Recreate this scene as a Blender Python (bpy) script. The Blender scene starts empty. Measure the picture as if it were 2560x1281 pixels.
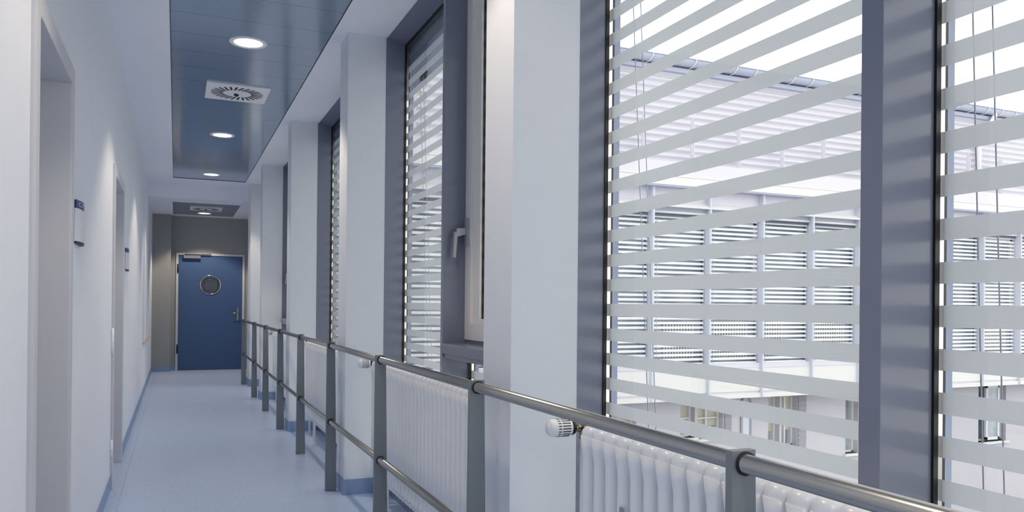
import bpy, bmesh, math, random
from mathutils import Vector, Matrix
random.seed(7)
C = bpy.context.scene.collection
S = bpy.context.scene
PI = math.pi

# ------------------------------------------------------------------ camera
F_PX, CX, CY, YAW, PITCH, ROLL, EYE = 1940.0, 1280.0, 758.4, .409, .002, .0095, 1.25
cam_d = bpy.data.cameras.new('camera')
cam_d.sensor_fit = 'HORIZONTAL'
cam_d.sensor_width = 36.0
cam_d.lens = 36.0 * F_PX / 2560
cam_d.shift_x = 0.0
cam_d.shift_y = (CY - 640.5) / 2560
cam_d.clip_start = .02
cam_d.clip_end = 300
cam = bpy.data.objects.new('camera', cam_d)
C.objects.link(cam)
d = Vector((math.sin(YAW) * math.cos(PITCH), math.cos(YAW) * math.cos(PITCH), math.sin(PITCH)))
r0 = Vector((math.cos(YAW), -math.sin(YAW), 0))
u0 = r0.cross(d)
r = r0 * math.cos(ROLL) + u0 * math.sin(ROLL)
u = -r0 * math.sin(ROLL) + u0 * math.cos(ROLL)
cam.matrix_world = Matrix(((r.x, u.x, -d.x, 0), (r.y, u.y, -d.y, 0), (r.z, u.z, -d.z, EYE), (0, 0, 0, 1)))
S.camera = cam

# ------------------------------------------------------------------ sky, exposure
SKY = 1.65
w = bpy.data.worlds.new('overcast_sky')
S.world = w
w.use_nodes = True
bg = w.node_tree.nodes['Background']
bg.inputs[0].default_value = (1.0, .985, .95, 1)
bg.inputs[1].default_value = SKY
S.view_settings.view_transform = 'Standard'
S.view_settings.look = 'None'
S.view_settings.exposure = 0.45
S.view_settings.gamma = 1.0
S.view_settings.use_curve_mapping = False
S.cycles.max_bounces = 14
S.cycles.diffuse_bounces = 7
S.cycles.glossy_bounces = 4
S.cycles.transmission_bounces = 6
S.cycles.transparent_max_bounces = 24
S.cycles.caustics_reflective = False
S.cycles.caustics_refractive = False
S.cycles.use_denoising = True
S.cycles.sample_clamp_indirect = 4.0

# ------------------------------------------------------------------ helpers
def lin(c):
    return tuple(((v / 255) / 12.92 if v / 255 <= .04045 else ((v / 255 + .055) / 1.055) ** 2.4) for v in c) + (1,)

MATS = {}
def mat(name, rgb, rough=.6, metal=0.0, spec=.5, noise=0.0, nscale=60, bump=0.0, bscale=200, coat=0.0):
    m = bpy.data.materials.new(name); m.use_nodes = True
    nt = m.node_tree; N = nt.nodes; L = nt.links
    b = N['Principled BSDF']
    b.inputs['Base Color'].default_value = lin(rgb)
    b.inputs['Roughness'].default_value = rough
    b.inputs['Metallic'].default_value = metal
    b.inputs['Specular IOR Level'].default_value = spec
    b.inputs['Coat Weight'].default_value = coat
    tc = N.new('ShaderNodeTexCoord')
    if noise > 0:
        n = N.new('ShaderNodeTexNoise'); n.inputs['Scale'].default_value = nscale; n.inputs['Detail'].default_value = 5
        L.new(tc.outputs['Object'], n.inputs['Vector'])
        mx = N.new('ShaderNodeMix'); mx.data_type = 'RGBA'; mx.blend_type = 'MIX'
        a = lin(rgb)
        mx.inputs[6].default_value = tuple(v * (1 - noise) for v in a[:3]) + (1,)
        mx.inputs[7].default_value = tuple(min(1, v * (1 + noise)) for v in a[:3]) + (1,)
        L.new(n.outputs['Fac'], mx.inputs[0]); L.new(mx.outputs[2], b.inputs['Base Color'])
    if bump > 0:
        n2 = N.new('ShaderNodeTexNoise'); n2.inputs['Scale'].default_value = bscale; n2.inputs['Detail'].default_value = 3
        L.new(tc.outputs['Object'], n2.inputs['Vector'])
        bp = N.new('ShaderNodeBump'); bp.inputs['Strength'].default_value = bump; bp.inputs['Distance'].default_value = .002
        L.new(n2.outputs['Fac'], bp.inputs['Height']); L.new(bp.outputs['Normal'], b.inputs['Normal'])
    MATS[name] = m
    return m

M = {}
M['plaster'] = mat('blue_white_plaster', (227, 231, 240), .85, noise=.02, nscale=9, bump=.25, bscale=160)
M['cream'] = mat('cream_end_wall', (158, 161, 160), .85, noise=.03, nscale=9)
M['gypsum'] = mat('ceiling_gypsum', (240, 242, 250), .9, noise=.02, nscale=7)
M['column'] = mat('column_paint', (226, 230, 237), .75, noise=.02, nscale=9, bump=.15, bscale=160)
M['cove'] = mat('blue_linoleum_cove', (138, 160, 194), .45, noise=.12, nscale=320)
M['frame_grey'] = mat('grey_gloss_metal_paint', (124, 130, 148), .2, spec=.42)
M['sash'] = mat('pale_sash_paint', (240, 236, 231), .4)
M['gasket'] = mat('black_rubber', (6, 6, 8), .5)
M['spacer'] = mat('bright_aluminium_spacer', (215, 212, 208), .08, metal=1.0)
M['door_blue'] = mat('blue_door_laminate', (64, 92, 136), .45, noise=.05, nscale=120)
M['door_trim'] = mat('door_frame_paint', (206, 207, 214), .4)
M['leaf'] = mat('pale_door_leaf', (190, 192, 200), .5)
M['steel'] = mat('brushed_stainless_steel', (168, 166, 162), .24, metal=1.0)
M['post'] = mat('iron_grey_post_paint', (128, 135, 141), .5, metal=.3, noise=.06, nscale=90)
M['chrome'] = mat('chrome', (200, 200, 198), .1, metal=1.0)
M['brass'] = mat('nickel_brass', (150, 138, 118), .25, metal=1.0)
M['radiator'] = mat('white_radiator_enamel', (240, 242, 246), .28, spec=.6)
M['white_plastic'] = mat('white_plastic', (248, 248, 250), .35)
M['black'] = mat('black_plastic', (10, 10, 12), .5)
M['sign_blue'] = mat('navy_sign_print', (38, 42, 112), .35)
M['sign_text'] = mat('sign_lettering', (190, 198, 222), .5)
M['paper'] = mat('sign_paper', (224, 224, 232), .4)
M['clad'] = mat('white_metal_cladding', (203, 202, 211), .5)
M['facade_white'] = mat('facade_white_panel', (214, 214, 214), .5)
M['facade_lav'] = mat('facade_pale_grey', (204, 202, 214), .6)
M['facade_post'] = mat('galvanised_post', (200, 204, 218), .45)
M['facade_dark'] = mat('dark_shadow_gap_profile', (70, 80, 104), .5)
M['gutter'] = mat('zinc_gutter', (160, 166, 186), .4)
M['slat'] = mat('white_blind_slat', (214, 215, 219), .4)
M['old_plaster'] = mat('old_building_render', (190, 188, 197), .9, noise=.03, nscale=3)
M['ground'] = mat('courtyard_paving', (168, 168, 172), .9, noise=.05, nscale=2)
M['ext_frame'] = mat('exterior_blue_grey_frame', (150, 162, 188), .5)
M['wire'] = mat('steel_cable', (165, 167, 184), .4)
M['beige_reflection'] = mat('reflection_beige', (196, 190, 176), .9)  # reflection tone for the old building's panes
M['shutter'] = mat('grey_shutter', (150, 151, 160), .8)
M['niche'] = mat('niche_rim', (200, 188, 188), .6)

def pane_mat():
    m = bpy.data.materials.new('clear_glazing'); m.use_nodes = True
    nt = m.node_tree; N = nt.nodes; L = nt.links; N.clear()
    o = N.new('ShaderNodeOutputMaterial'); t = N.new('ShaderNodeBsdfTransparent'); g = N.new('ShaderNodeBsdfGlossy')
    lw = N.new('ShaderNodeLayerWeight'); pw = N.new('ShaderNodeMath'); pw.operation = 'POWER'; pw.inputs[1].default_value = 5
    fr = N.new('ShaderNodeMath'); fr.operation = 'MULTIPLY_ADD'; fr.inputs[1].default_value = .93; fr.inputs[2].default_value = .045
    lw.inputs['Blend'].default_value = .5
    L.new(lw.outputs['Facing'], pw.inputs[0]); L.new(pw.outputs[0], fr.inputs[0]); mx = N.new('ShaderNodeMixShader')
    t.inputs[0].default_value = (.965, .98, .975, 1); g.inputs['Roughness'].default_value = .01
    L.new(fr.outputs[0], mx.inputs[0]); L.new(t.outputs[0], mx.inputs[1]); L.new(g.outputs[0], mx.inputs[2]); L.new(mx.outputs[0], o.inputs[0])
    return m
M['glass'] = pane_mat()

def frost_mat():
    m = bpy.data.materials.new('etched_band_print'); m.use_nodes = True
    nt = m.node_tree; N = nt.nodes; L = nt.links; N.clear()
    o = N.new('ShaderNodeOutputMaterial'); t = N.new('ShaderNodeBsdfTranslucent'); dd = N.new('ShaderNodeBsdfDiffuse'); ad = N.new('ShaderNodeMixShader')
    tr = N.new('ShaderNodeBsdfTransparent'); m2 = N.new('ShaderNodeMixShader')
    t.inputs[0].default_value = (.49, .515, .545, 1)
    dd.inputs[0].default_value = (.55, .58, .62, 1)
    ad.inputs[0].default_value = .45; m2.inputs[0].default_value = .025
    L.new(t.outputs[0], ad.inputs[1]); L.new(dd.outputs[0], ad.inputs[2])
    L.new(ad.outputs[0], m2.inputs[1]); L.new(tr.outputs[0], m2.inputs[2]); L.new(m2.outputs[0], o.inputs[0])
    return m
M['frost'] = frost_mat()

def floor_mat():
    m = mat('blue_linoleum', (132, 156, 196), .34, spec=.45)
    nt = m.node_tree; N = nt.nodes; L = nt.links; b = N['Principled BSDF']
    tc = N.new('ShaderNodeTexCoord')
    v = N.new('ShaderNodeTexVoronoi'); v.inputs['Scale'].default_value = 190
    n = N.new('ShaderNodeTexNoise'); n.inputs['Scale'].default_value = 140; n.inputs['Detail'].default_value = 6
    n3 = N.new('ShaderNodeTexNoise'); n3.inputs['Scale'].default_value = 1.3; n3.inputs['Detail'].default_value = 2
    for q in (v, n, n3): L.new(tc.outputs['Object'], q.inputs['Vector'])
    cr = N.new('ShaderNodeValToRGB'); cr.color_ramp.elements[0].position = .3; cr.color_ramp.elements[1].position = .72
    cr.color_ramp.elements[0].color = lin((162, 183, 218)); cr.color_ramp.elements[1].color = lin((204, 219, 241))
    ad = N.new('ShaderNodeMath'); ad.operation = 'MULTIPLY_ADD'; ad.inputs[1].default_value = .35
    L.new(v.outputs['Color'], ad.inputs[0]); L.new(n.outputs['Fac'], ad.inputs[2])
    sb = N.new('ShaderNodeMath'); sb.operation = 'SUBTRACT'; sb.inputs[1].default_value = .17
    L.new(ad.outputs[0], sb.inputs[0]); L.new(sb.outputs[0], cr.inputs[0]); L.new(cr.outputs[0], b.inputs['Base Color'])
    mr = N.new('ShaderNodeMapRange'); mr.inputs['To Min'].default_value = .28; mr.inputs['To Max'].default_value = .42
    L.new(n3.outputs['Fac'], mr.inputs['Value']); L.new(mr.outputs[0], b.inputs['Roughness'])
    bp = N.new('ShaderNodeBump'); bp.inputs['Strength'].default_value = .12; bp.inputs['Distance'].default_value = .001
    L.new(n.outputs['Fac'], bp.inputs['Height']); L.new(bp.outputs[0], b.inputs['Normal'])
    return m
M['floor'] = floor_mat()

def panel_mat():
    # perforated, lacquered metal cassettes: a fine grid of small dark holes and a seam every 0.39 m
    m = mat('perforated_blue_metal', (84, 106, 138), .13, metal=.4, spec=.5)
    nt = m.node_tree; N = nt.nodes; L = nt.links; b = N['Principled BSDF']
    tc = N.new('ShaderNodeTexCoord'); sp = N.new('ShaderNodeSeparateXYZ'); L.new(tc.outputs['Object'], sp.inputs[0])
    def mth(op, a, bb=None):
        q = N.new('ShaderNodeMath'); q.operation = op
        if isinstance(a, (int, float)): q.inputs[0].default_value = a
        else: L.new(a, q.inputs[0])
        if bb is not None:
            if isinstance(bb, (int, float)): q.inputs[1].default_value = bb
            else: L.new(bb, q.inputs[1])
        return q.outputs[0]
    k = 2 * PI / .013
    sx = mth('SINE', mth('MULTIPLY', sp.outputs['X'], k)); sy = mth('SINE', mth('MULTIPLY', sp.outputs['Y'], k))
    hole = mth('GREATER_THAN', mth('MULTIPLY', sx, sy), .45)
    fr = mth('ABSOLUTE', mth('SUBTRACT', mth('FRACT', mth('DIVIDE', mth('ADD', sp.outputs['Y'], 10.0 + .06), .39)), .5))
    seam = mth('GREATER_THAN', fr, .494)
    dark = mth('MAXIMUM', mth('MULTIPLY', hole, .55), mth('MULTIPLY', seam, .8))
    mx = N.new('ShaderNodeMix'); mx.data_type = 'RGBA'
    mx.inputs[6].default_value = lin((164, 182, 204)); mx.inputs[7].default_value = lin((48, 60, 82))
    L.new(dark, mx.inputs[0]); L.new(mx.outputs[2], b.inputs['Base Color'])
    return m
M['panel'] = panel_mat()

def emis(name, rgb, s):
    m = bpy.data.materials.new(name); m.use_nodes = True
    b = m.node_tree.nodes['Principled BSDF']
    b.inputs['Base Color'].default_value = lin(rgb)
    b.inputs['Emission Color'].default_value = lin(rgb); b.inputs['Emission Strength'].default_value = s
    return m
M['lamp'] = emis('lit_lamp', (255, 246, 226), 2.6)
M['lamp_facet'] = emis('lit_reflector_facet', (250, 240, 222), .95)

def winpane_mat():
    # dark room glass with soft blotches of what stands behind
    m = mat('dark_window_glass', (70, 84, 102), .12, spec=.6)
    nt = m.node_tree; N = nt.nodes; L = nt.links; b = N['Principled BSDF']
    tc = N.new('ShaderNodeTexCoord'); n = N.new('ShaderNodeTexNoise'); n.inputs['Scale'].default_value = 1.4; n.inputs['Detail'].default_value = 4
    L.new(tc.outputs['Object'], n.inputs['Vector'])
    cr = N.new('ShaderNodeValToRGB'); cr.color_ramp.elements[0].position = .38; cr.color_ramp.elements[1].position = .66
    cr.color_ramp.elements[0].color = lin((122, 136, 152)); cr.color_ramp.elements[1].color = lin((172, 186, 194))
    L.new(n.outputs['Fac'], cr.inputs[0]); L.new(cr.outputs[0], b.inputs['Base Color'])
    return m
M['winpane'] = winpane_mat()

class MB:
    def __init__(s): s.b = bmesh.new()
    def box(s, x0, x1, y0, y1, z0, z1, bev=0):
        vs = [s.b.verts.new(p) for p in ((x0,y0,z0),(x1,y0,z0),(x1,y1,z0),(x0,y1,z0),(x0,y0,z1),(x1,y0,z1),(x1,y1,z1),(x0,y1,z1))]
        fs = [s.b.faces.new([vs[i] for i in f]) for f in ((0,3,2,1),(4,5,6,7),(0,1,5,4),(1,2,6,5),(2,3,7,6),(3,0,4,7))]
        if bev:
            es = list({e for f in fs for e in f.edges})
            bmesh.ops.bevel(s.b, geom=es, offset=bev, segments=2, profile=.7, affect='EDGES')
        return s
    def hexa(s, pts, bev=0):
        vs = [s.b.verts.new(p) for p in pts]
        fs = [s.b.faces.new([vs[i] for i in f]) for f in ((0,3,2,1),(4,5,6,7),(0,1,5,4),(1,2,6,5),(2,3,7,6),(3,0,4,7))]
        if bev:
            es = list({e for f in fs for e in f.edges})
            bmesh.ops.bevel(s.b, geom=es, offset=bev, segments=2, profile=.7, affect='EDGES')
        return s
    def quad(s, *p):
        s.b.faces.new([s.b.verts.new(q) for q in p]); return s
    def tube(s, pts, rad, n=12, caps=True):
        pts = [Vector(p) for p in pts]
        rads = rad if isinstance(rad, (list, tuple)) else [rad] * len(pts)
        rings = []; ref = None
        for i, p in enumerate(pts):
            a = pts[max(i-1, 0)]; c = pts[min(i+1, len(pts)-1)]
            t = (c - a).normalized()
            if ref is None or abs(ref.dot(t)) > .95: ref = Vector((0,0,1)) if abs(t.z) < .9 else Vector((1,0,0))
            e1 = t.cross(ref).normalized(); e2 = t.cross(e1)
            ref = e1.cross(t) if False else ref
            rings.append([s.b.verts.new(p + (e1 * math.cos(2*PI*k/n) + e2 * math.sin(2*PI*k/n)) * rads[i]) for k in range(n)])
        for i in range(len(rings)-1):
            for k in range(n):
                f = s.b.faces.new((rings[i][k], rings[i][(k+1)%n], rings[i+1][(k+1)%n], rings[i+1][k])); f.smooth = True
        if caps:
            s.b.faces.new(rings[0][::-1]); s.b.faces.new(rings[-1])
        return s
    def ring(s, c, prof, n=48, axis='Z'):
        # lathe: prof = [(radius, height)] about an axis through c
        rr = []
        for (ra, h) in prof:
            row = []
            for k in range(n):
                a = 2*PI*k/n; x, y = ra*math.cos(a), ra*math.sin(a)
                v = {'Z': (x, y, h), 'Y': (x, h, y), 'X': (h, x, y)}[axis]
                row.append(s.b.verts.new((c[0]+v[0], c[1]+v[1], c[2]+v[2])))
            rr.append(row)
        for i in range(len(rr)-1):
            for k in range(n):
                f = s.b.faces.new((rr[i][k], rr[i][(k+1)%n], rr[i+1][(k+1)%n], rr[i+1][k])); f.smooth = True
        return s
    def build(s, name, m, parent=None, **props):
        bmesh.ops.recalc_face_normals(s.b, faces=s.b.faces)
        me = bpy.data.meshes.new(name); s.b.to_mesh(me); s.b.free()
        me.materials.append(m)
        o = bpy.data.objects.new(name, me); C.objects.link(o)
        if parent is not None:
            o.parent = parent
            o.matrix_parent_inverse = Matrix.Identity(4)
            # geometry is written in world coordinates; keep it there
            off = Vector((0,0,0)); q = parent
            while q is not None: off += q.location; q = q.parent
            me.transform(Matrix.Translation(-off))
        for k, v in props.items(): o[k] = v
        return o

def thing(name, loc, label=None, cat=None, group=None, kind=None):
    o = bpy.data.objects.new(name, None); C.objects.link(o); o.location = loc
    o.empty_display_size = .1
    if label: o['label'] = label
    if cat: o['category'] = cat
    if group: o['group'] = group
    if kind: o['kind'] = kind
    return o

def copy_thing(o, loc, label=None):
    # copy a thing with its parts and sub-parts; parts stay at their offsets
    c = o.copy(); C.objects.link(c); c.location = loc
    if label: c['label'] = label
    for ch in o.children:
        e = ch.copy(); C.objects.link(e); e.parent = c
        for g in ch.children:
            h = g.copy(); C.objects.link(h); h.parent = e
    return c

# ------------------------------------------------------------------ measures (metres; camera foot at the origin, corridor runs along +Y)
WL = -.388            # left wall face
ZC = 3.017            # ceiling
ZL = 2.80             # lowered ceiling at the end
YB = -1.2             # wall behind the camera
YE = 15.3             # door wall
YBEAM = 12.6
G = 1.395             # window gasket plane
cols = [(2.405, 1.04, 1.295), (5.065, 1.016, 1.27), (7.74, 1.014, 1.266), (10.39, 1.01, 1.262), (-.26, 1.04, 1.295)]

# ------------------------------------------------------------------ floor
f = MB()
f.box(WL-.3, 1.50, YB, YE+.1, -.2, 0)
fl = f.build('floor', M['floor'], kind='structure')
f = MB()
f.tube([(-.312, YB+.05, .0004), (-.312, 15.0, .0004)], .0016, 6)
f.build('weld_seam', mat('pale_weld_cord', (160, 180, 208), .6), fl)

# ------------------------------------------------------------------ left wall with recessed door openings and a shallow niche
D1 = (2.66, 3.43); D2 = (5.83, 6.72); DT = 2.09
f = MB()
x0, x1 = WL-.25, WL; FW = .07
spans = [(YB, D1[0]-FW, 0, ZC), (D1[0]-FW, D1[1]+FW, DT+FW, ZC), (D1[1]+FW, D2[0]-FW, 0, ZC), (D2[0]-FW, D2[1]+FW, DT+FW, ZC), (D2[1]+FW, 10.99, 0, ZC),
         (10.99, 11.70, 0, .72), (10.99, 11.70, 2.77, ZC), (11.70, YE+.1, 0, ZC)]
for a, b_, c_, e_ in spans: f.box(x0, x1, a, b_, c_, e_)
f.box(x0, WL-.09, 10.99, 11.70, .72, 2.77)
wl = f.build('wall_left', M['plaster'], kind='structure')
f = MB()
f.box(WL-.08, WL+.028, 10.96, 12.62, .695, .73, .004)
f.build('trim_1', M['niche'], kind='structure', label='narrow reddish sill under the tall niche near the corridor end')
f = MB()
for a, b_ in ((YB, 2.585), (3.505, 5.755), (6.795, 15.05)):
    f.box(WL, WL+.006, a, b_, 0, .092)
f.build('baseboard_left', M['cove'], kind='structure')

def side_door(n, y0, y1, hinge):
    root = thing('door_%d' % n, (WL, (y0+y1)/2, 0), kind='structure')
    m_ = MB(); X = -.372
    fw = .07
    # folded steel frame: two jambs that wrap the reveal, and a head
    m_.box(WL-.16, X, y0-fw, y0, 0, DT+fw, .008)
    m_.box(WL-.16, X, y1, y1+fw, 0, DT+fw, .008)
    m_.box(WL-.16, X, y0, y1, DT, DT+fw, .006)
    m_.build('door_frame', M['door_trim'], root)
    lf = MB(); lf.box(WL-.16, WL-.12, y0+.004, y1-.004, .008, DT-.004)
    leaf = lf.build('door_leaf', M['leaf'], root)
    h = MB(); h.tube([(WL-.12, y0+.09, 1.05), (WL-.06, y0+.09, 1.05), (WL-.06, y0+.21, 1.05)], .01, 10)
    h.build('door_handle', M['steel'], leaf)
    if hinge:
        for z0, z1 in ((.90, 1.07), (.215, .33)):
            hh = MB(); hh.tube([(WL+.008, y0-.078, z0), (WL+.008, y0-.078, z1)], .008, 10)
            hh.tube([(WL+.008, y0-.078, (z0+z1)/2-.004), (WL+.008, y0-.078, (z0+z1)/2+.004)], .0095, 10)
            hh.build('hinge', M['white_plastic'], root)
    return root
side_door(1, *D1, False)
side_door(2, *D2, True)

# ------------------------------------------------------------------ ceiling
f = MB()
PX0, PX1, PY1 = -.05, .93, 12.07
f.box(WL-.3, PX0, YB-.1, YBEAM, ZC, ZC+.2)
f.box(PX1, 1.275, YB-.1, YBEAM, ZC, ZC+.2)
f.box(PX0, PX1, PY1, YBEAM, ZC, ZC+.2)
f.box(PX0-.01, PX1+.01, YB, PY1, ZC+.03, ZC+.2)
ceil = f.build('ceiling', M['gypsum'], kind='structure')
f = MB(); f.box(PX0+.004, PX1-.004, YB+.01, PY1-.006, ZC+.004, ZC+.012)
f.build('perforated_metal_panel', M['panel'], ceil)
f = MB()
f.box(PX0, PX0+.004, YB, PY1, ZC-.001, ZC+.028); f.box(PX1-.004, PX1, YB, PY1, ZC+.0, ZC+.028); f.box(PX0, PX1, PY1-.007, PY1-.001, ZC-.001, ZC+.028)
f.build('shadow_gap', M['black'], ceil)
f = MB()
LX0, LX1, LY0, LY1 = -.056, .944, 13.16, 15.13
LY1 = 15.02
f.box(WL-.3, LX0, YBEAM, YE+.1, ZL, ZL+.42); f.box(LX1, 1.40, YBEAM, YE+.1, ZL, ZL+.42)
f.box(LX0, LX1, YBEAM, LY0, ZL, ZL+.42); f.box(LX0, LX1, LY1, YE+.1, ZL, ZL+.42); f.box(LX0, LX1, LY0, LY1, ZL+.02, ZL+.42)
lc = f.build('ceiling_lowered', M['gypsum'], kind='structure')
f = MB(); f.box(LX0+.003, LX1-.003, LY0+.003, LY1-.003, ZL+.002, ZL+.01)
f.build('perforated_metal_panel', M['panel'], lc)

# ------------------------------------------------------------------ far wall, pilaster, pier, back wall
f = MB()
DX0, DX1, DH = .028, 1.15, 2.106
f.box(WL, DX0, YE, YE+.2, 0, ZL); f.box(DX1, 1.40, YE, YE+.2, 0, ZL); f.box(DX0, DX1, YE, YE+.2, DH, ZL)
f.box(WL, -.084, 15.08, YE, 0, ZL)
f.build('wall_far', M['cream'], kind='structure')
f = MB()
f.box(1.24, 1.40, YBEAM, YE, 0, ZL)
f.box(1.015, 1.40, 12.12, YBEAM, 0, ZC)
f.box(1.40, 1.60, 12.12, YE+.2, -.2, ZC+.2)
f.build('wall_right', M['column'], kind='structure')
f = MB()
f.box(WL+.006, -.084, 15.072, 15.08, 0, .09); f.box(-.084, -.076, 15.08, YE-.006, 0, .09); f.box(-.076, DX0-.03, YE-.008, YE, 0, .09)
f.build('baseboard_far', M['cove'], kind='structure')
f = MB()
f.box(1.007, 1.015, 12.12, YBEAM, 0, .1); f.box(1.232, 1.24, YBEAM, YE-.01, 0, .1); f.box(1.007, 1.25, 12.112, 12.12, 0, .1)
f.build('baseboard_right', M['cove'], kind='structure')
f = MB(); f.box(WL-.3, 1.5, YB-.12, YB, -.2, 1.25); f.box(WL-.3, 1.5, YB-.12, YB, 2.9, ZC+.2); f.box(WL-.3, WL+.06, YB-.12, YB, 1.25, 2.9); f.box(1.30, 1.5, YB-.12, YB, 1.25, 2.9)
f.build('wall_back', M['plaster'], kind='structure')
w7 = thing('window_7', (.45, YB-.06, 1.6), kind='structure')  # unseen glazed opening, added behind the camera to let more daylight in
f = MB(); f.box(WL+.06, 1.30, YB-.09, YB-.04, 1.25, 1.31); f.box(WL+.06, 1.30, YB-.09, YB-.04, 2.84, 2.9); f.box(WL+.06, WL+.12, YB-.09, YB-.04, 1.31, 2.84); f.box(1.24, 1.30, YB-.09, YB-.04, 1.31, 2.84)
f.build('window_frame', M['frame_grey'], w7)
f = MB(); f.quad((WL+.12, YB-.06, 1.31), (1.24, YB-.06, 1.31), (1.24, YB-.06, 2.84), (WL+.12, YB-.06, 2.84)); f.build('glass_pane', M['glass'], w7)

# ------------------------------------------------------------------ blue door at the end
dr = thing('door_3', ((DX0+DX1)/2, YE, 0), kind='structure')
f = MB()
f.box(DX0-.028, DX0+.012, YE-.02, YE+.09, 0, DH+.03, .003); f.box(DX1-.012, DX1+.028, YE-.02, YE+.09, 0, DH+.03, .003)
f.box(DX0+.012, DX1-.012, YE-.02, YE+.09, DH-.010, DH+.03, .003)
f.build('door_frame', M['door_trim'], dr)
# leaf with a round opening
PCX, PCZ, PR = .584, 1.56, .172
bm = MB(); n = 48
zx0, zx1, zz0, zz1 = DX0+.015, DX1-.015, .006, DH-.013
def ray_box(a):
    dx, dz = math.cos(a), math.sin(a); t = 1e9
    if dx > 1e-9: t = min(t, (zx1-PCX)/dx)
    if dx < -1e-9: t = min(t, (zx0-PCX)/dx)
    if dz > 1e-9: t = min(t, (zz1-PCZ)/dz)
    if dz < -1e-9: t = min(t, (zz0-PCZ)/dz)
    return PCX+dx*t, PCZ+dz*t
ang = sorted([2*PI*k/n for k in range(n)] + [math.atan2(b_-PCZ, a-PCX) % (2*PI) for a in (zx0, zx1) for b_ in (zz0, zz1)])
for yy in (YE-.006, YE+.04):
    inn = [bm.b.verts.new((PCX+PR*math.cos(a), yy, PCZ+PR*math.sin(a))) for a in ang]
    out = [bm.b.verts.new((ray_box(a)[0], yy, ray_box(a)[1])) for a in ang]
    for k in range(len(ang)):
        j = (k+1) % len(ang); bm.b.faces.new((inn[k], inn[j], out[j], out[k]))
    if yy < YE: I0, O0 = inn, out
for k in range(len(ang)):
    j = (k+1) % len(ang)
    bm.b.faces.new((I0[k], I0[j], inn[j], inn[k])); bm.b.faces.new((O0[k], O0[j], out[j], out[k]))
leaf = bm.build('door_leaf', M['door_blue'], dr)
f = MB(); f.ring((PCX, YE-.006, PCZ), [(PR-.012, .02), (PR-.012, -.006), (PR-.004, -.012), (PR+.008, -.010), (PR+.012, 0)], 64, 'Y')
ringo = f.build('porthole_ring', M['chrome'], leaf)
f = MB(); f.ring((PCX, YE+.02, PCZ), [(0.0001, 0), (PR-.005, 0), (PR-.005, .006), (0.0001, .006)], 48, 'Y')
f.build('porthole_glass', M['glass'], leaf)
f = MB(); f.box(1.048, 1.080, YE-.014, YE-.006, .905, 1.14, .003)
hp = f.build('door_handle', M['steel'], leaf)
f = MB(); f.tube([(1.064, YE-.012, 1.043), (1.064, YE-.06, 1.043), (1.052, YE-.066, 1.043), (.945, YE-.066, 1.043)], .0095, 12)
f.ring((1.064, YE-.014, .955), [(.0001, -.006), (.009, -.006), (.009, 0)], 16, 'Y')
f.build('lever', M['steel'], leaf)
f = MB(); f.box(.125, .415, YE-.062, YE-.006, 2.035, 2.092, .004)
cl = f.build('door_closer', M['steel'], leaf)
f = MB(); f.box(.150, .59, YE-.045, YE-.021, 2.108, 2.130, .003)
f.build('closer_slide_rail', M['steel'], dr)
f = MB(); f.tube([(.17, YE-.036, 2.112), (.19, YE-.036, 2.09)], .011, 10)
f.build('closer_arm', M['black'], leaf)
for z0, z1 in ((1.77, 1.93), (.31, .475)):
    f = MB(); f.tube([(DX0+.004, YE-.024, z0), (DX0+.004, YE-.024, z1)], .012, 12)
    f.build('hinge', M['black'], dr)
# room behind the porthole
f = MB(); f.box(-.6, 1.9, YE+2.3, YE+2.4, 0, 2.8); f.box(-.7, -.6, YE+.25, YE+2.4, 0, 2.8); f.box(1.9, 2.0, YE+.25, YE+2.4, 0, 2.8)
f.box(-.7, 2.0, YE+.25, YE+2.4, 2.8, 2.9); f.box(-.7, 2.0, YE+.2, YE+2.4, -.2, 0)
f.box(.74, .80, YE+2.2, YE+2.3, 0, 2.8); f.box(.50, .54, YE+2.25, YE+2.3, 0, 2.8)
f.build('wall_beyond_door', M['plaster'], kind='structure')
f = MB(); f.box(.35, .52, YE+2.24, YE+2.3, .9, 1.45); f.build('trim_2', M['niche'], kind='structure')

# ------------------------------------------------------------------ columns
col_labels = ['white square column left of the big striped window, closest to the camera',
              'white square column left of the window with the handle, blue cove at its foot',
              'white square column, third back, left of a narrow sliver of window',
              'white square column farthest back, beside the dark slit with the small sill',
              'white square column behind the viewer']
for i, (y, xa, xb) in enumerate(cols):
    if i == 4: continue
    t = thing('column', ((xa+xb)/2, y+.128, 0), col_labels[i], 'column', 'square columns between the windows')
    f = MB(); f.box(xa, xb, y, y+.255, 0, ZC+.0005, .002); f.build('shaft', M['column'], t)
    f = MB(); f.box(xa-.007, xb, y-.007, y+.262, 0, .10, .001); f.build('base_cove', M['cove'], t)

# ------------------------------------------------------------------ windows
GAP_TOP, PERIOD, GAP = 1.4766, .08797, .0442
def bands(mb, X, y0, y1, z0, z1):
    k = math.floor((GAP_TOP - z1) / PERIOD) - 1
    while True:
        top = GAP_TOP - k*PERIOD          # top of a clear gap
        a, b_ = top, top + (PERIOD - GAP)  # the frosted stripe above it
        if b_ < z0: break
        a2, b2 = max(a, z0), min(b_, z1)
        if b2 > a2 + .001:
            mb.quad((X, y0, a2), (X, y1, a2), (X, y1, b2), (X, y0, b2))
        k += 1

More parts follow.
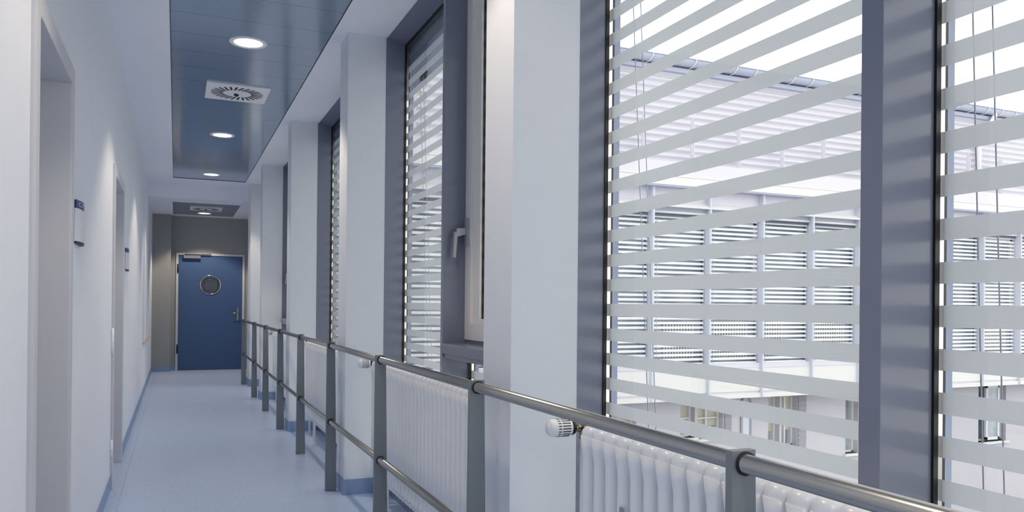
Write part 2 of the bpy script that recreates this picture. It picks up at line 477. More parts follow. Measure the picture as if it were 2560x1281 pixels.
def glazing(root, y0, y1, z0, z1, Xg=G):
    # insulating unit: inner and outer pane, bright spacer between, black gaskets
    f = MB(); g = .006
    f.box(Xg, Xg+.013, y1-g, y1, z0, z1); f.box(Xg, Xg+.013, y0, y0+g, z0, z1)
    f.box(Xg, Xg+.013, y0+g, y1-g, z1-g*1.6, z1); f.box(Xg, Xg+.013, y0+g, y1-g, z0, z0+g)
    f.box(Xg+.029, Xg+.036, y1-.0035, y1, z0, z1); f.box(Xg+.029, Xg+.036, y0, y0+.0035, z0, z1)
    f.box(Xg+.029, Xg+.036, y0+g, y1-g, z1-g*1.6, z1)
    f.build('gasket', M['gasket'], root)
    f = MB()
    f.box(Xg+.0145, Xg+.0275, y1-.004, y1, z0, z1); f.box(Xg+.0145, Xg+.0275, y0, y0+.004, z0, z1)
    f.box(Xg+.0145, Xg+.0275, y0, y1, z1-.004, z1)
    f.build('spacer_bar', M['spacer'], root)
    f = MB(); f.quad((Xg+.0135, y0, z0), (Xg+.0135, y1, z0), (Xg+.0135, y1, z1), (Xg+.0135, y0, z1))
    f.build('inner_pane', M['glass'], root)
    f = MB(); f.quad((Xg+.0285, y0, z0), (Xg+.0285, y1, z0), (Xg+.0285, y1, z1), (Xg+.0285, y0, z1))
    gp = f.build('outer_pane', M['glass'], root)
    f = MB(); bands(f, Xg+.0278, y0, y1, z0+.0, z1)
    f.build('frosted_stripes', M['frost'], gp)

def ext_frame(root, y0, y1, z0, z1):
    f = MB(); w_ = .034
    f.box(G+.036, G+.062, y1, y1+.05, z0-.05, z1+.05); f.box(G+.036, G+.062, y0-.05, y0, z0-.05, z1+.05)
    f.box(G+.036, G+.060, y0, y1, z1, z1+.06); f.box(G+.036, G+.060, y0, y1, z0-.06, z0)
    f.build('exterior_frame', M['ext_frame'], root)

ZG1 = 2.985; ZG0 = .16
def head_and_jambs(root, yfar, ynear, xa):
    # grey painted lining: jamb at the far column, sloped head, jamb at the near column, low kick panel
    f = MB()
    f.box(xa-.002, G+.0, yfar-.001, yfar+.04, 0, ZC)
    f.box(xa-.002, G+.0, ynear-.04, ynear, 0, ZC)
    f.build('jamb_lining', M['frame_grey'], root)
    f = MB()
    f.hexa([(xa+.003, ynear, ZC+.002), (G+.002, ynear, ZG1), (G+.002, yfar, ZG1), (xa+.003, yfar, ZC+.002),
            (xa+.003, ynear, ZC+.19), (G+.002, ynear, ZC+.19), (G+.002, yfar, ZC+.19), (xa+.003, yfar, ZC+.19)])
    f.build('head_lining', M['frame_grey'], root)
    f = MB(); f.box(1.29, G+.03, ynear, yfar, 0, ZG0, .002)
    f.build('kick_panel', M['frame_grey'], root)

def mullion(root, y, th, z0=0, z1=None):
    f = MB(); f.box(1.254, G+.034, y, y+th, z0, ZG1+.03, .0015)
    return f.build('mullion', M['frame_grey'], root)

def casement(root, y0, y1, handle_side='far'):
    # sill, inward-opening pale sash with its own glass, small fixed light under the sill
    f = MB()
    f.box(1.252, G+.03, y0, y1, .998, 1.050, .006)
    f.box(1.262, G+.03, y0, y1, .975, .998, .003)
    f.build('window_sill', M['frame_grey'], root)
    Xs = 1.372; mz0, mz1 = 1.068, 2.93; fw = .112
    f = MB(); f.box(Xs+.006, G+.03, y0, y1, 1.050, 1.070); f.build('sash_rebate', M['frame_grey'], root)
    f = MB(); b1 = .003
    f.box(Xs, G+.03, y1-.085, y1-.001, mz0, mz1, b1); f.box(Xs, G+.03, y0+.001, y0+.085, mz0, mz1, b1)
    f.box(Xs, G+.03, y0+.085, y1-.085, mz0, mz0+.085, b1); f.box(Xs, G+.03, y0+.085, y1-.085, mz1-.085, mz1, b1)
    i0, i1 = y0+.085, y1-.085
    f.box(Xs+.012, G+.03, i1-.10, i1, mz0+.085, mz1-.085, b1); f.box(Xs+.012, G+.03, i0, i0+.10, mz0+.085, mz1-.085, b1)
    f.box(Xs+.012, G+.03, i0+.10, i1-.10, mz0+.085, mz0+.11, b1); f.box(Xs+.012, G+.03, i0+.10, i1-.10, mz1-.11, mz1-.085, b1)
    sash = f.build('opening_sash', M['sash'], root)
    glazing(root, i0+.10, i1-.10, mz0+.11, mz1-.11, G+.0)
    glazing(root, y0+.01, y1-.01, ZG0, .972)
    f = MB(); f.box(G, G+.03, y0, y1, mz1, ZG1+.02); f.build('top_filler', M['frame_grey'], root)
    # handle: rose on the sash, neck, and a lever hanging down
    hy = y1-.045
    f = MB(); f.box(Xs-.014, Xs, hy-.017, hy+.017, 1.552, 1.69, .003)
    hd = f.build('window_handle', M['steel_grey'], sash)
    f = MB()
    f.hexa([(Xs-.014, hy-.012, 1.606), (Xs-.075, hy-.012, 1.590), (Xs-.075, hy+.012, 1.590), (Xs-.014, hy+.012, 1.606),
            (Xs-.014, hy-.012, 1.640), (Xs-.062, hy-.012, 1.636), (Xs-.062, hy+.012, 1.636), (Xs-.014, hy+.012, 1.640)], .003)
    f.hexa([(Xs-.082, hy-.011, 1.488), (Xs-.068, hy-.011, 1.484), (Xs-.068, hy+.011, 1.484), (Xs-.082, hy+.011, 1.488),
            (Xs-.076, hy-.012, 1.620), (Xs-.060, hy-.012, 1.605), (Xs-.060, hy+.012, 1.605), (Xs-.076, hy+.012, 1.620)], .003)
    f.build('lever', M['steel_grey'], sash)
M['steel_grey'] = mat('grey_handle_metal', (176, 178, 186), .35, metal=.2)

def window(n, yfar, ynear, xa, kind, ms=1.281, mth=.035):
    root = thing('window_%d' % n, (1.33, (yfar+ynear)/2, 0), kind='structure')
    yf = yfar - .0; head_and_jambs(root, yf, ynear, xa)
    ym = yf - ms
    mullion(root, ym, mth)
    if kind == 'fixed_fixed':
        glazing(root, ym+mth, yf, ZG0, ZG1); glazing(root, ynear, ym, ZG0, ZG1)
    elif kind == 'fixed_casement':
        glazing(root, ym+mth, yf, ZG0, ZG1); casement(root, ynear, ym)
    elif kind == 'casement_fixed':
        casement(root, ym+mth, yf); glazing(root, ynear, ym, ZG0, ZG1)
    ext_frame(root, ynear, yf, ZG0, ZG1-.14)
    f = MB(); f.box(G+.036, G+.060, ym, ym+mth, ZG0-.05, ZG1-.1); f.build('exterior_mullion', M['ext_frame'], root)
    return root
CD = .255
window(1, cols[0][0], cols[4][0]+CD, 1.295, 'fixed_fixed', 1.31, .052)
window(2, cols[1][0], cols[0][0]+CD, 1.27, 'fixed_casement')
window(3, cols[2][0], cols[1][0]+CD, 1.266, 'fixed_fixed', 1.28, .035)
window(4, cols[3][0], cols[2][0]+CD, 1.262, 'casement_fixed', 1.1, .035)
window(5, 12.12, cols[3][0]+CD, 1.262, 'fixed_fixed', .75, .035)
# the windowless last bit and unseen pier behind the viewer
f = MB(); f.box(1.04, 1.395, YB, cols[4][0]+CD, 0, ZC)
f.build('wall_right_rear', M['column'], kind='structure')
# outer wall of this wing: solid piers behind the columns, lintel band above, band below
f = MB()
for (y, xa, xb) in cols: f.box(xb, 1.43, y+.04, y+CD-.04, -.2, ZC+.2)
f.box(1.395, 1.60, YB, 12.12, ZG1+.0, ZC+.6); f.box(1.44, 1.62, YB, 12.12, 2.86, ZC+.6); f.box(1.44, 1.56, YB, 12.12, -3.5, ZG0-.06)
f.build('wall_outer', M['ext_frame'], kind='structure')

# ------------------------------------------------------------------ guide cables of the outside blind
cab = [((1.55, 2.467, 2.352), (1.55, 2.30, .30), 'thin steel cable outside the big window, first of two from the column'),
       ((1.55, 2.418, 2.352), (1.55, 2.255, .30), 'thin steel cable outside the big window, second from the column'),
       ((1.55, 1.128, 1.95), (1.55, 1.075, .30), 'thin steel cable just right of the wide mullion outside the pane'),
       ((1.55, 1.085, 1.95), (1.55, 1.030, .30), 'thin steel cable farther right outside the rightmost pane'),
       ((1.55, 5.23, 2.84), (1.55, 4.98, .9), 'thin steel cable outside the narrow pane left of the window handle, left one'),
       ((1.55, 5.15, 2.84), (1.55, 4.90, .9), 'thin steel cable outside the narrow pane left of the window handle, right one')]
for a, b_, lb in cab:
    a = Vector(a); b_ = Vector(b_); dd_ = (a-b_)
    a2 = a + dd_ * ((2.86 - a.z) / dd_.z); b2 = b_ + dd_ * ((.10 - b_.z) / dd_.z)
    f = MB(); f.tube([b2, a2], .0017, 6)
    f.build('blind_cable', M['wire'], None, label=lb, category='cable', group='guide cables of the outside blinds')
f = MB(); f.box(1.545, 1.585, 5.17, 5.21, 2.80, 2.86, .004); f.tube([(1.56, 5.19, 2.83), (1.56, 5.11, 2.84)], .012, 8)
f.build('cable_bracket', M['black'], None, label='small dark bracket at the top of the cables outside the narrow pane', category='bracket')

# ------------------------------------------------------------------ handrail
hr = thing('handrail', (.955, 6, 0), 'grey post railing with two round steel rails running along the window side', 'railing')
py = [1.135 + 1.36*k for k in range(-1, 7)] + [10.69, 12.42]
RZ = (.965, .460); RX = .953; RR = .0175
for y in py:
    f = MB(); t2 = .0095
    f.hexa([(.920, y-t2, 0), (.994, y-t2, 0), (.994, y+t2, 0), (.920, y+t2, 0), (.924, y-t2, .989), (.977, y-t2, .989), (.977, y+t2, .989), (.924, y+t2, .989)], .0015)
    p = f.build('post', M['post'], hr)
    for z in RZ:
        f = MB(); f.ring((RX, y, z), [(RR, -.014), (RR+.0045, -.014), (RR+.0045, .014), (RR, .014)], 24, 'Y')
        f.build('rubber_collar', M['black'], p)
for z, nm in ((RZ[0], 'upper_rail'), (RZ[1], 'lower_rail')):
    f = MB(); f.tube([(RX, py[0]-.2, z), (RX, 12.53, z)], RR, 28)
    f.build(nm, M['steel'], hr)

# ------------------------------------------------------------------ radiators
def radiator(y1, nsec, label, valve=True):
    y0 = y1 - nsec*.065
    root = thing('radiator', (1.17, (y0+y1)/2, 0), label, 'radiator', 'white tubular radiators under the windows')
    zt, zb = .893, .19
    f = MB()
    for k in range(nsec):
        yc = y1 - .065*(k+.5)
        for j, x in enumerate((1.132, 1.176, 1.220)):
            R1 = .0215
            f.tube([(x, yc, zb+.03), (x, yc, zb+.055), (x, yc, zb+.09), (x, yc, zt-.10), (x, yc, zt-.065), (x, yc, zt-.03)],
                   [.030, .0265, R1, R1, .0265, .030], 14)
        for zc in (zt-.026, zb+.026):
            # bulbous head joining the columns of one section
            n_ = 10; xs = [1.110, 1.114, 1.128, 1.176, 1.224, 1.238, 1.242]
            rz = [.004, .017, .026, .0265, .026, .017, .004]; ry = [.006, .022, .0325, .0325, .0325, .022, .006]
            rows = []
            for x, a, b_ in zip(xs, rz, ry):
                rows.append([f.b.verts.new((x, yc + b_*math.copysign(abs(math.cos(2*PI*q/n_+.314))**.75, math.cos(2*PI*q/n_+.314)), zc + a*math.copysign(abs(math.sin(2*PI*q/n_+.314))**.75, math.sin(2*PI*q/n_+.314)))) for q in range(n_)])
            for i in range(len(rows)-1):
                for q in range(n_):
                    fc = f.b.faces.new((rows[i][q], rows[i][(q+1)%n_], rows[i+1][(q+1)%n_], rows[i+1][q])); fc.smooth = True
            f.b.faces.new(rows[0][::-1]); f.b.faces.new(rows[-1])
    f.build('radiator_body', M['radiator'], root)
    for yy in (y1-.17, y0+.2):
        f = MB(); f.box(1.165, 1.185, yy-.014, yy+.014, 0, zb+.04, .002); f.box(1.145, 1.205, yy-.022, yy+.022, 0, .005)
        f.build('foot', M['white_plastic'], root)
    yv = y1 + .085
    f = MB(); f.tube([(1.172, y1-.02, .866), (1.172, yv, .866)], .0125, 12); f.tube([(1.172, yv, .885), (1.172, yv, .835)], .0135, 14); f.tube([(1.172, yv, .866), (1.136, yv, .872)], .014, 14)
    vb = f.build('valve_body', M['brass'], root)
    if nsec == 28:
        f = MB(); f.box(1.1075, 1.111, 1.792, 1.812, .655, .705, .001); f.build('grey_tab', M['shutter'], root)  # small grey plate on the radiator front
    f = MB(); f.tube([(1.172, yv, .0), (1.172, yv, .835)], .0095, 14)
    f.build('supply_pipe', M['white_plastic'], root)
    f = MB(); f.ring((1.138, yv, .872), [(.0001, 0), (.0215, 0), (.0245, -.006), (.0255, -.014), (.0001, -.014)], 28, 'X')
    f.build('thermostat_collar', M['black'], root)
    f = MB(); f.ring((1.124, yv, .872), [(.0001, 0), (.0255, 0), (.0275, -.012), (.0280, -.048), (.0262, -.066), (.0225, -.073), (.0001, -.075)], 36, 'X')
    th = f.build('thermostat_head', M['white_plastic'], root)
    f = MB()
    for (xa, xb) in ((-.036, -.008), (-.050, -.040)):
        for q in range(20):
            a = 2*PI*q/20; ca, sa = math.cos(a), math.sin(a); rr_ = .0278 if xa > -.04 else .0279
            P = lambda x, t, o: (1.124+x, yv + ca*(rr_+o) - sa*t, .872 + sa*(rr_+o) + ca*t)
            tt = .0014
            f.hexa([P(xa, -tt, -.003), P(xb, -tt, -.003), P(xb, tt, -.003), P(xa, tt, -.003), P(xa, -tt, .0006), P(xb, -tt, .0006), P(xb, tt, .0006), P(xa, tt, .0006)])
    f.build('vent_slots', M['black'], th)
    return root
radiator(2.05, 28, 'white tubular radiator nearest the camera with a thermostat head at its left end')
radiator(4.75, 27, 'white tubular radiator below the narrow pane and the window with the handle')
radiator(7.40, 27, 'white tubular radiator standing third back along the windows')
radiator(10.05, 27, 'white tubular radiator farthest back along the windows, mostly hidden')

# ------------------------------------------------------------------ downlights and air vents
def downlight(loc, label, power):
    t = thing('downlight', loc, label, 'ceiling light', 'round recessed downlights down the corridor')
    x, y, z = loc
    f = MB(); f.ring((x, y, z), [(.123, .012), (.123, -.004), (.118, -.008), (.096, -.006), (.090, .0), (.088, .010)], 56)
    f.build('trim_ring', M['white_plastic'], t)
    f = MB(); f.ring((x, y, z), [(.094, -.003), (.06, -.0045), (.0001, -.005)], 48)
    L_ = f.build('lens', M['lamp'], t)
    ld = bpy.data.lights.new('downlight_lamp', 'SPOT'); ld.energy = power; ld.color = (1.0, .84, .66)
    ld.spot_size = math.radians(104); ld.spot_blend = .35; ld.shadow_soft_size = .05
    lo = bpy.data.objects.new('lamp_light', ld); C.objects.link(lo); lo.parent = t; lo.location = (0, 0, -.02)
    return t
PW = 48
PZ = ZC + .004
downlight((.438, 5.57, PZ), 'nearest of the round lit downlights, ahead of the square vent', PW)
downlight((.438, 8.77, PZ), 'round lit downlight just behind the square vent', PW)
downlight((.438, 11.55, PZ), 'small round lit downlight at the far edge of the long metal panel', PW)
downlight((.448, 14.62, ZL+.002), 'round lit downlight in the lowered ceiling before the blue door', PW*1.25)
downlight((.438, 2.35, PZ), 'round lit downlight above the near door, out of the frame', PW)
downlight((.438, -.7, PZ), 'round lit downlight behind the viewer, out of the frame', PW)

def vent(cx, cy, z, sx, sy, label):
    t = thing('ceiling_vent', (cx, cy, z), label, 'air vent')
    f = MB(); f.box(cx-sx/2, cx+sx/2, cy-sy/2, cy+sy/2, z-.010, z+.003, .003); f.build('vent_plate', M['white_plastic'], t)
    for q in range(26):
        a = 2*PI*q/26; R0 = .160
        px, py_ = cx+R0*math.cos(a), cy+R0*math.sin(a)
        b_ = a + .24; L2, W2 = .049, .0088
        dx, dy = math.cos(b_), math.sin(b_); nx, ny = -dy, dx
        f = MB()
        base = [(px-dx*L2-nx*W2, py_-dy*L2-ny*W2), (px+dx*L2-nx*W2, py_+dy*L2-ny*W2), (px+dx*L2+nx*W2, py_+dy*L2+ny*W2), (px-dx*L2+nx*W2, py_-dy*L2+ny*W2)]
        f.hexa([(p_[0], p_[1], z-.0112) for p_ in base] + [(p_[0], p_[1], z-.008) for p_ in base])
        f.build('slot', M['black'], t)
    f = MB(); f.tube([(cx-.004, cy+.03, z-.010), (cx-.004, cy+.03, z-.024)], [.022, .014], 14); f.tube([(cx-.012, cy+.005, z-.012), (cx-.012, cy+.005, z-.022)], .010, 10)
    f.build('centre_screw', M['black'], t)
vent(.4595, 6.94, PZ-.001, .493, .525, 'white square swirl vent with dark slots, in the long metal ceiling panel')
vent(.452, 13.9, ZL+.002, .493, .50, 'white square swirl vent beside the light in the lowered ceiling')

# ------------------------------------------------------------------ door signs
def sign(y0, y1, z0, z1, text, label):
    t = thing('door_sign', (WL, (y0+y1)/2, z0), label, 'sign')
    n_ = 8; W_ = y1-y0; dep = .014
    def prof(k): s_ = k/n_; return (WL+.008+dep*math.sin(PI*s_), y0+W_*s_)
    def curved(za, zb, off, name, m_):
        f = MB(); rows = []
        for k in range(n_+1):
            x, y = prof(k); rows.append([f.b.verts.new(v) for v in ((WL+.001, y, za), (x+off, y, za), (x+off, y, zb), (WL+.001, y, zb))])
        for k in range(n_):
            a, b_ = rows[k], rows[k+1]
            for i, j in ((0, 1), (1, 2), (2, 3), (3, 0)): f.b.faces.new((a[i], a[j], b_[j], b_[i]))
        f.b.faces.new(rows[0]); f.b.faces.new(rows[-1][::-1])
        return f.build(name, m_, t)
    zh = z1 - .19*(z1-z0)
    curved(z0+.008, zh, 0, 'white_panel', M['paper'])
    hd = curved(zh, z1, .0008, 'blue_header', M['sign_blue'])
    curved(z0, z0+.008, .003, 'end_cap', M['black'])
    if text:
        cu = bpy.data.curves.new('t', 'FONT'); cu.body = text; cu.size = (z1-zh)*.8; cu.extrude = .0004
        to = bpy.data.objects.new('t', cu); C.objects.link(to)
        bpy.context.view_layer.update()
        me = bpy.data.meshes.new_from_object(to.evaluated_get(bpy.context.evaluated_depsgraph_get()))
        bpy.data.objects.remove(to)
        xs = [v.co.x for v in me.vertices]; wd = max(xs)-min(xs); sc_ = (W_*.80)/wd
        for v in me.vertices:
            s_ = (v.co.x-min(xs))*sc_/W_ + .10
            zz = zh + (z1-zh)*.24 + v.co.y
            # reads from the near side (low Y) to the far side
            xx = WL+.008+dep*math.sin(PI*s_)+.0022 + v.co.z
            v.co = Vector((xx, y0+W_*s_, zz))
        me.materials.clear(); me.materials.append(M['sign_text'])
        o = bpy.data.objects.new('lettering', me); C.objects.link(o); o.parent = hd
        me.transform(Matrix.Translation(-(t.location)))
    return t
sign(3.66, 3.89, 1.488, 1.668, 'C05.14', 'curved room sign with navy header on the wall beyond the near doorway')
sign(7.16, 7.44, 1.505, 1.69, None, 'small room sign with navy top on the wall beyond the second doorway')

# ------------------------------------------------------------------ the wing opposite (facade runs across, 14 m out)
FY = 14.0; U = 16.85
bl = thing('building', (12, FY, -3.5), 'white office wing seen through the striped panes, with blinds, corrugated top floor and gutter', 'building')
XA, XB = 1.8, 26.0
posts = [9.28 + 1.484*k for k in range(-5, 12)]
f = MB(); f.box(XA, XB, FY+.35, FY+5, -.8, 3.9); f.box(XA, XB, FY+.1, FY+5, 3.84, 4.4); f.build('lower_body', M['facade_lav'], bl)
f = MB(); f.box(XA, XB, U+.1, U+5, 4.3, 7.6); f.build('upper_body', M['facade_lav'], bl)
for k in range(len(posts)-1):
    a, b_ = posts[k]+.03, posts[k+1]-.03
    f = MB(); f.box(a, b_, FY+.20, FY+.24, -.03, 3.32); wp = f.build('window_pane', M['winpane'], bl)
    if k in (6, 12, 9):
        f = MB(); ww = .075
        f.box(a, a+ww, FY+.14, FY+.2, 1.15, 3.2); f.box(b_-ww, b_, FY+.14, FY+.2, 1.15, 3.2); f.box(a, b_, FY+.14, FY+.2, 1.10, 1.17); f.box(a, b_, FY+.14, FY+.2, 3.1, 3.2)
        f.build('casement_frame', M['facade_white'], wp)
    if k in (5, 6, 7, 8, 12):
        f = MB(); s0 = a + (.42 if k == 5 else .12); s1 = b_-.22 if k != 7 else a+.72
        q = s0
        while q < s1: f.box(q, q+.045, FY+.16, FY+.19, .12, .86, .008); q += .075
        f.build('ribbed_heater', M['facade_white'], wp)
    f = MB(); z = -.015
    a2 = a + (.075 if k in (6, 9, 12) else 0); b2 = b_ - (.075 if k in (6, 9, 12) else .03)
    while z < 3.2:
        f.hexa([(a, FY+.055, z-.026), (b_-.02, FY+.055, z-.026), (b_-.02, FY+.058, z-.026), (a, FY+.058, z-.026),
                (a, FY+.075, z+.027), (b_-.02, FY+.075, z+.027), (b_-.02, FY+.078, z+.027), (a, FY+.078, z+.027)])
        z += .1
    for q in (a+.09, a+.17): f.tube([(q, FY+.05, -.03), (q, FY+.05, 3.24)], .004, 4)
    f.build('venetian_blind', M['slat'], bl)
    f = MB(); f.box(a-.01, b_+.01, FY-.04, FY-.005, -.655, -.125); f.build('parapet_panel', M['facade_white'], bl)
    f = MB(); f.tube([(a+.04, FY-.01, 3.275), (b_-.03, FY-.01, 3.275)], .028, 10); f.build('blind_roller', M['facade_white'], bl)
for x in posts:
    f = MB(); f.box(x-.028, x+.028, FY-.10, FY+.14, -.78, 3.83); f.box(x-.014, x+.014, FY-.112, FY-.10, -.78, 3.83)
    f.build('facade_post', M['facade_post'], bl)
f = MB(); f.box(XA, XB, FY+.05, FY+.35, 3.50, 3.84); f.build('upper_strip_wall', M['facade_lav'], bl)
f = MB(); f.hexa([(XA, FY-.12, 3.385), (XB, FY-.12, 3.385), (XB, FY+.35, 3.385), (XA, FY+.35, 3.385), (XA, FY-.12, 3.40), (XB, FY-.12, 3.40), (XB, FY+.05, 3.525), (XA, FY+.05, 3.525)])
f.build('blind_cover_ledge', M['facade_white'], bl)
f = MB(); f.box(XA, XB, FY+.02, FY+.3, 3.30, 3.385); f.build('blue_grey_lintel', M['gutter'], bl)
f = MB(); f.box(XA, XB, FY+.04, FY+.19, 3.20, 3.30); f.build('dark_head_gap', M['facade_dark'], bl)
f = MB(); f.box(XA, XB, FY-.2, FY+.4, 3.835, 4.0, .004); f.build('terrace_fascia', M['facade_white'], bl)
f = MB(); f.box(XA, XB, FY-.19, FY+.1, 3.80, 3.835); f.build('fascia_drip', M['gutter'], bl)
f = MB(); f.tube([(XA, FY-.16, 4.03), (XB, FY-.16, 4.03)], .018, 8); f.build('terrace_pipe', M['facade_white'], bl)
f = MB(); f.box(XA, XB, FY-.03, FY+.35, -.10, -.02); f.box(XA, XB, FY-.05, FY+.3, -.125, -.10); f.build('sill_band', M['facade_lav'], bl)
f = MB(); f.box(XA, XB, FY-.07, FY+.6, -.80, -.70); f.build('parapet_foot', M['facade_white'], bl)
f = MB(); f.box(XA, XB, FY-.02, FY+.6, -.70, -.655); f.build('parapet_foot_line', M['facade_lav'], bl)
# setback storey: corrugated cladding, ledge, base panel, outriggers, gutter
f = MB(); z = 4.98; P_ = .178; rows = []; nz = int((7.40-4.98)/P_*10)
for i in range(nz+1):
    zz = 4.98 + i*P_/10; ph = 2*PI*(zz-4.98)/P_
    yy = U - .042*math.cos(ph)
    rows.append((yy, zz))
va = [f.b.verts.new((XA, y, z)) for y, z in rows]; vb = [f.b.verts.new((XB, y, z)) for y, z in rows]
vc = [f.b.verts.new((XA, U+.12, z)) for y, z in rows]; vd = [f.b.verts.new((XB, U+.12, z)) for y, z in rows]
for i in range(len(rows)-1):
    fc = f.b.faces.new((va[i], vb[i], vb[i+1], va[i+1])); fc.smooth = True
f.b.faces.new((va[0], vb[0], vd[0], vc[0])); f.b.faces.new((va[-1], vb[-1], vd[-1], vc[-1]))
f.build('corrugated_cladding', M['clad'], bl)
f = MB(); f.box(XA, XB, U-.10, U+.1, 4.90, 4.98, .006); f.box(XA, XB, U-.07, U+.1, 4.86, 4.905); f.build('cladding_foot_rail', M['facade_white'], bl)
f = MB(); f.box(XA, XB, U-.06, U+.1, 4.835, 4.862); f.build('foot_rail_gap', M['gutter'], bl)
f = MB(); f.box(XA, XB, U+.02, U+.12, 4.2, 4.84); f.build('base_panel', M['facade_white'], bl)
for k in range(-6, 10):
    x = 10.70 + 1.484*k
    if x < XA or x > XB: continue
    f = MB(); f.box(x-.04, x+.04, U-.38, U-.30, 4.2, 6.0); f.box(x-.012, x-.004, U-.42, U-.38, 4.2, 6.0); f.tube([(x, U-.34, 6.0), (x, U-.34, 6.2)], .015, 6)
    fp = f.build('terrace_post', M['facade_lav'], bl)
    f = MB(); f.box(x-.18, x-.06, U-.3, U+.02, 4.80, 4.86); f.box(x-.12, x-.06, U-.2, U+.02, 4.35, 4.8)
    f.build('post_bracket', M['gutter'], fp)
f = MB(); f.box(XA, XB, U-.16, U+.1, 7.30, 7.42, .01); f.build('eaves_board', M['gutter'], bl)
f = MB(); f.box(XA, XB, U-.12, U+.0, 7.425, 7.445); f.build('eaves_gap', M['facade_dark'], bl)
f = MB(); n_ = 10; ro = []
for i in range(n_+1):
    a = PI + PI*i/n_; ro.append((U-.22+.12*math.cos(a), 7.62+.17*math.sin(a)))
ins = [(U-.22+.11*math.cos(PI+PI*i/n_), 7.62+.16*math.sin(PI+PI*i/n_)) for i in range(n_+1)][::-1]
pr = ro + ins
A_ = [f.b.verts.new((XA, y, z)) for y, z in pr]; B_ = [f.b.verts.new((XB, y, z)) for y, z in pr]
for i in range(len(pr)):
    j = (i+1) % len(pr); fc = f.b.faces.new((A_[i], A_[j], B_[j], B_[i])); fc.smooth = True
f.tube([(XA, U-.34, 7.63), (XB, U-.34, 7.63)], .014, 8)
gt = f.build('gutter', M['gutter'], bl)
x = 8.9
while x < XB-.5:
    f = MB(); f.tube([(x+.10, U-.36, 7.66), (x+.06, U-.36, 7.54), (x+.02, U-.28, 7.44), (x-.02, U-.14, 7.42)], .012, 6)
    f.build('gutter_bracket', M['facade_white'], gt); x += .66
f = MB(); f.tube([(23.95, U-.22, 7.60), (23.92, U-.24, 7.42), (23.72, U-.24, 7.15), (23.42, U-.16, 6.9), (23.34, U-.14, 6.7), (23.34, U-.14, 4.3)], .075, 12)
dp = f.build('downpipe', M['facade_white'], bl)
f = MB(); f.hexa([(XA, U-.1, 7.47), (XB, U-.1, 7.47), (XB, U+5, 7.55), (XA, U+5, 7.55), (XA, U-.12, 7.52), (XB, U-.12, 7.52), (XB, U+5, 7.8), (XA, U+5, 7.8)]); f.build('roof', M['gutter'], bl)

# ------------------------------------------------------------------ older rendered building under it
LW = 14.6; sc_ = LW/14.0
def LX(v): return v*sc_
def LZ(v): return EYE + (v-EYE)*sc_
ob = thing('old_building', (12, LW, -3.5), 'older grey rendered building with small white windows below the white wing', 'building')
wins = [(10.08, 10.46, -.88, -1.62, 'a'), (10.53, 11.22, -.88, -1.66, 'b'), (12.50, 12.84, -.80, -2.02, 'a'), (12.90, 13.36, -.80, -2.0, 'b'),
        (14.88, 15.30, -.88, -2.28, 'c'), (19.62, 20.72, -.78, -2.30, 'd'), (8.5, 8.95, -1.0, -1.8, 'a'), (6.6, 7.3, -.9, -1.9, 'b')]
holes = sorted([(LX(a), LX(b_), LZ(d_), LZ(c_)) for a, b_, c_, d_, e_ in wins])
f = MB(); xx = XA
for a, b_, z0, z1 in holes:
    f.box(xx, a, LW, LW+.4, -4.4, -.82); f.box(a, b_, LW, LW+.4, -4.4, z0)
    f.box(a, b_, LW, LW+.4, z1, -.82); xx = b_
f.box(xx, 30, LW, LW+.4, -4.4, -.82)
f.build('rendered_wall', M['old_plaster'], ob)
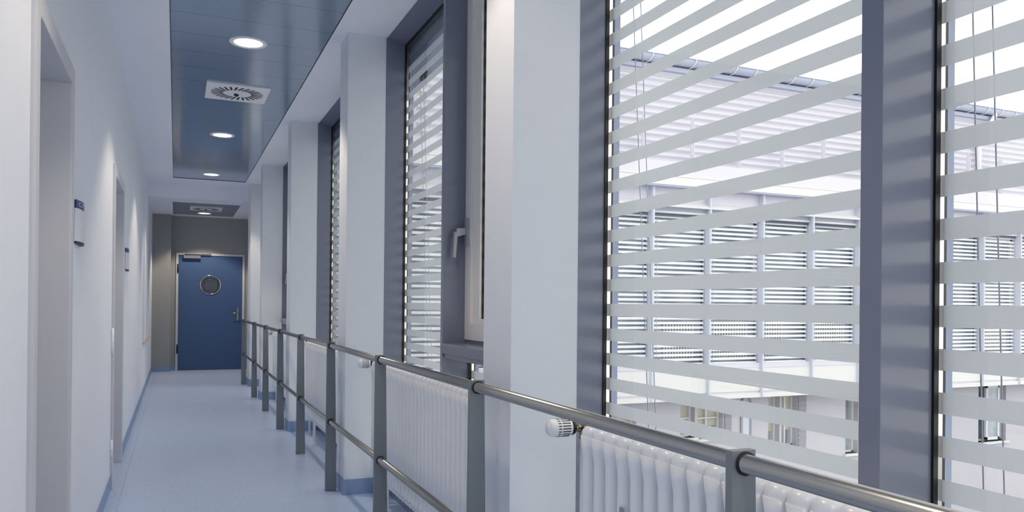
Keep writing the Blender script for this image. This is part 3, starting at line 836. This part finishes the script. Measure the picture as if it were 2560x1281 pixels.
for a, b_, c_, d_, e_ in wins:
    a, b_, z1, z0 = LX(a), LX(b_), LZ(c_), LZ(d_)
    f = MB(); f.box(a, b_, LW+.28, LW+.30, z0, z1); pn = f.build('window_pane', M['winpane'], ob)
    f = MB(); fw = .045
    f.box(a, a+fw, LW+.16, LW+.28, z0, z1); f.box(b_-fw, b_, LW+.16, LW+.28, z0, z1); f.box(a, b_, LW+.16, LW+.28, z1-fw, z1); f.box(a, b_, LW+.16, LW+.28, z0, z0+fw)
    f.box(a, b_, LW+.17, LW+.28, z0+(z1-z0)*.52, z0+(z1-z0)*.52+.035)
    if e_ in 'bd': f.box((a+b_)/2-.02, (a+b_)/2+.02, LW+.16, LW+.28, z0, z1)
    f.build('window_frame', M['facade_white'], pn)
    if e_ in 'ab':
        f = MB(); f.box(a+fw, b_-fw, LW+.24, LW+.265, z0+(z1-z0)*.30, z1-fw); f.build('beige_reflection', M['beige_reflection'], pn)  # beige slab puts the reflections on these panes into colour
    if e_ == 'd':
        f = MB(); x0_, x1_ = a+.24*1.0, a+.78
        f.box(x0_, x0_+.06, LW-.06, LW+.0, z0+.06, z1-.02); f.box(x1_-.06, x1_, LW-.06, LW, z0+.06, z1-.02); f.box(x0_, x1_, LW-.06, LW, z1-.08, z1-.02); f.box(x0_, x1_, LW-.06, LW, z0+.06, z0+.14)
        f.build('open_sash', M['facade_white'], pn)
        f = MB(); f.box(x0_+.06, x1_-.06, LW-.04, LW-.02, z0+.14, z1-.08); f.build('sash_glass', M['winpane'], pn)
    f = MB(); f.box(a-.06, b_+.06, LW-.08, LW+.2, z0-.06, z0, .004); f.build('window_sill', M['facade_white'], pn)
for a, b_, z0, z1 in ((LX(13.38), LX(13.62), LZ(-2.04), LZ(-.82)), (LX(11.0)+.26, LX(11.0)+.46, LZ(-1.7), LZ(-.9))):
    f = MB(); f.box(a, b_, LW-.03, LW, z0, z1)
    for q in range(10): f.box(a+.02, b_-.02, LW-.04, LW-.03, z0+.05+q*(z1-z0-.1)/10, z0+.05+q*(z1-z0-.1)/10+.05)
    f.build('shutter', M['shutter'], ob)
f = MB(); pts = []
ax0, ax1, az0, az1 = LX(11.70), LX(12.0), LZ(-1.9), LZ(-.95)
f.box(ax0, ax0+.05, LW-.04, LW, az0, az1); f.box(ax1-.05, ax1, LW-.04, LW, az0, az1)
for q in range(9):
    a = PI*q/8; pts.append(((ax0+ax1)/2+(ax1-ax0)/2*math.cos(a)*.95, LW-.02, az1+.16*math.sin(a)))
f.tube(pts, .025, 8)
f.build('arched_surround', M['shutter'], ob)
f = MB(); f.box(ax0+.05, ax1-.05, LW-.02, LW, az0, az1+.05); f.build('arched_door', M['facade_post'], ob)

f = MB(); f.box(1.62, 40, -20, LW+.4, -4.5, -4.4); g_ = f.build('ground', M['ground'], kind='structure')
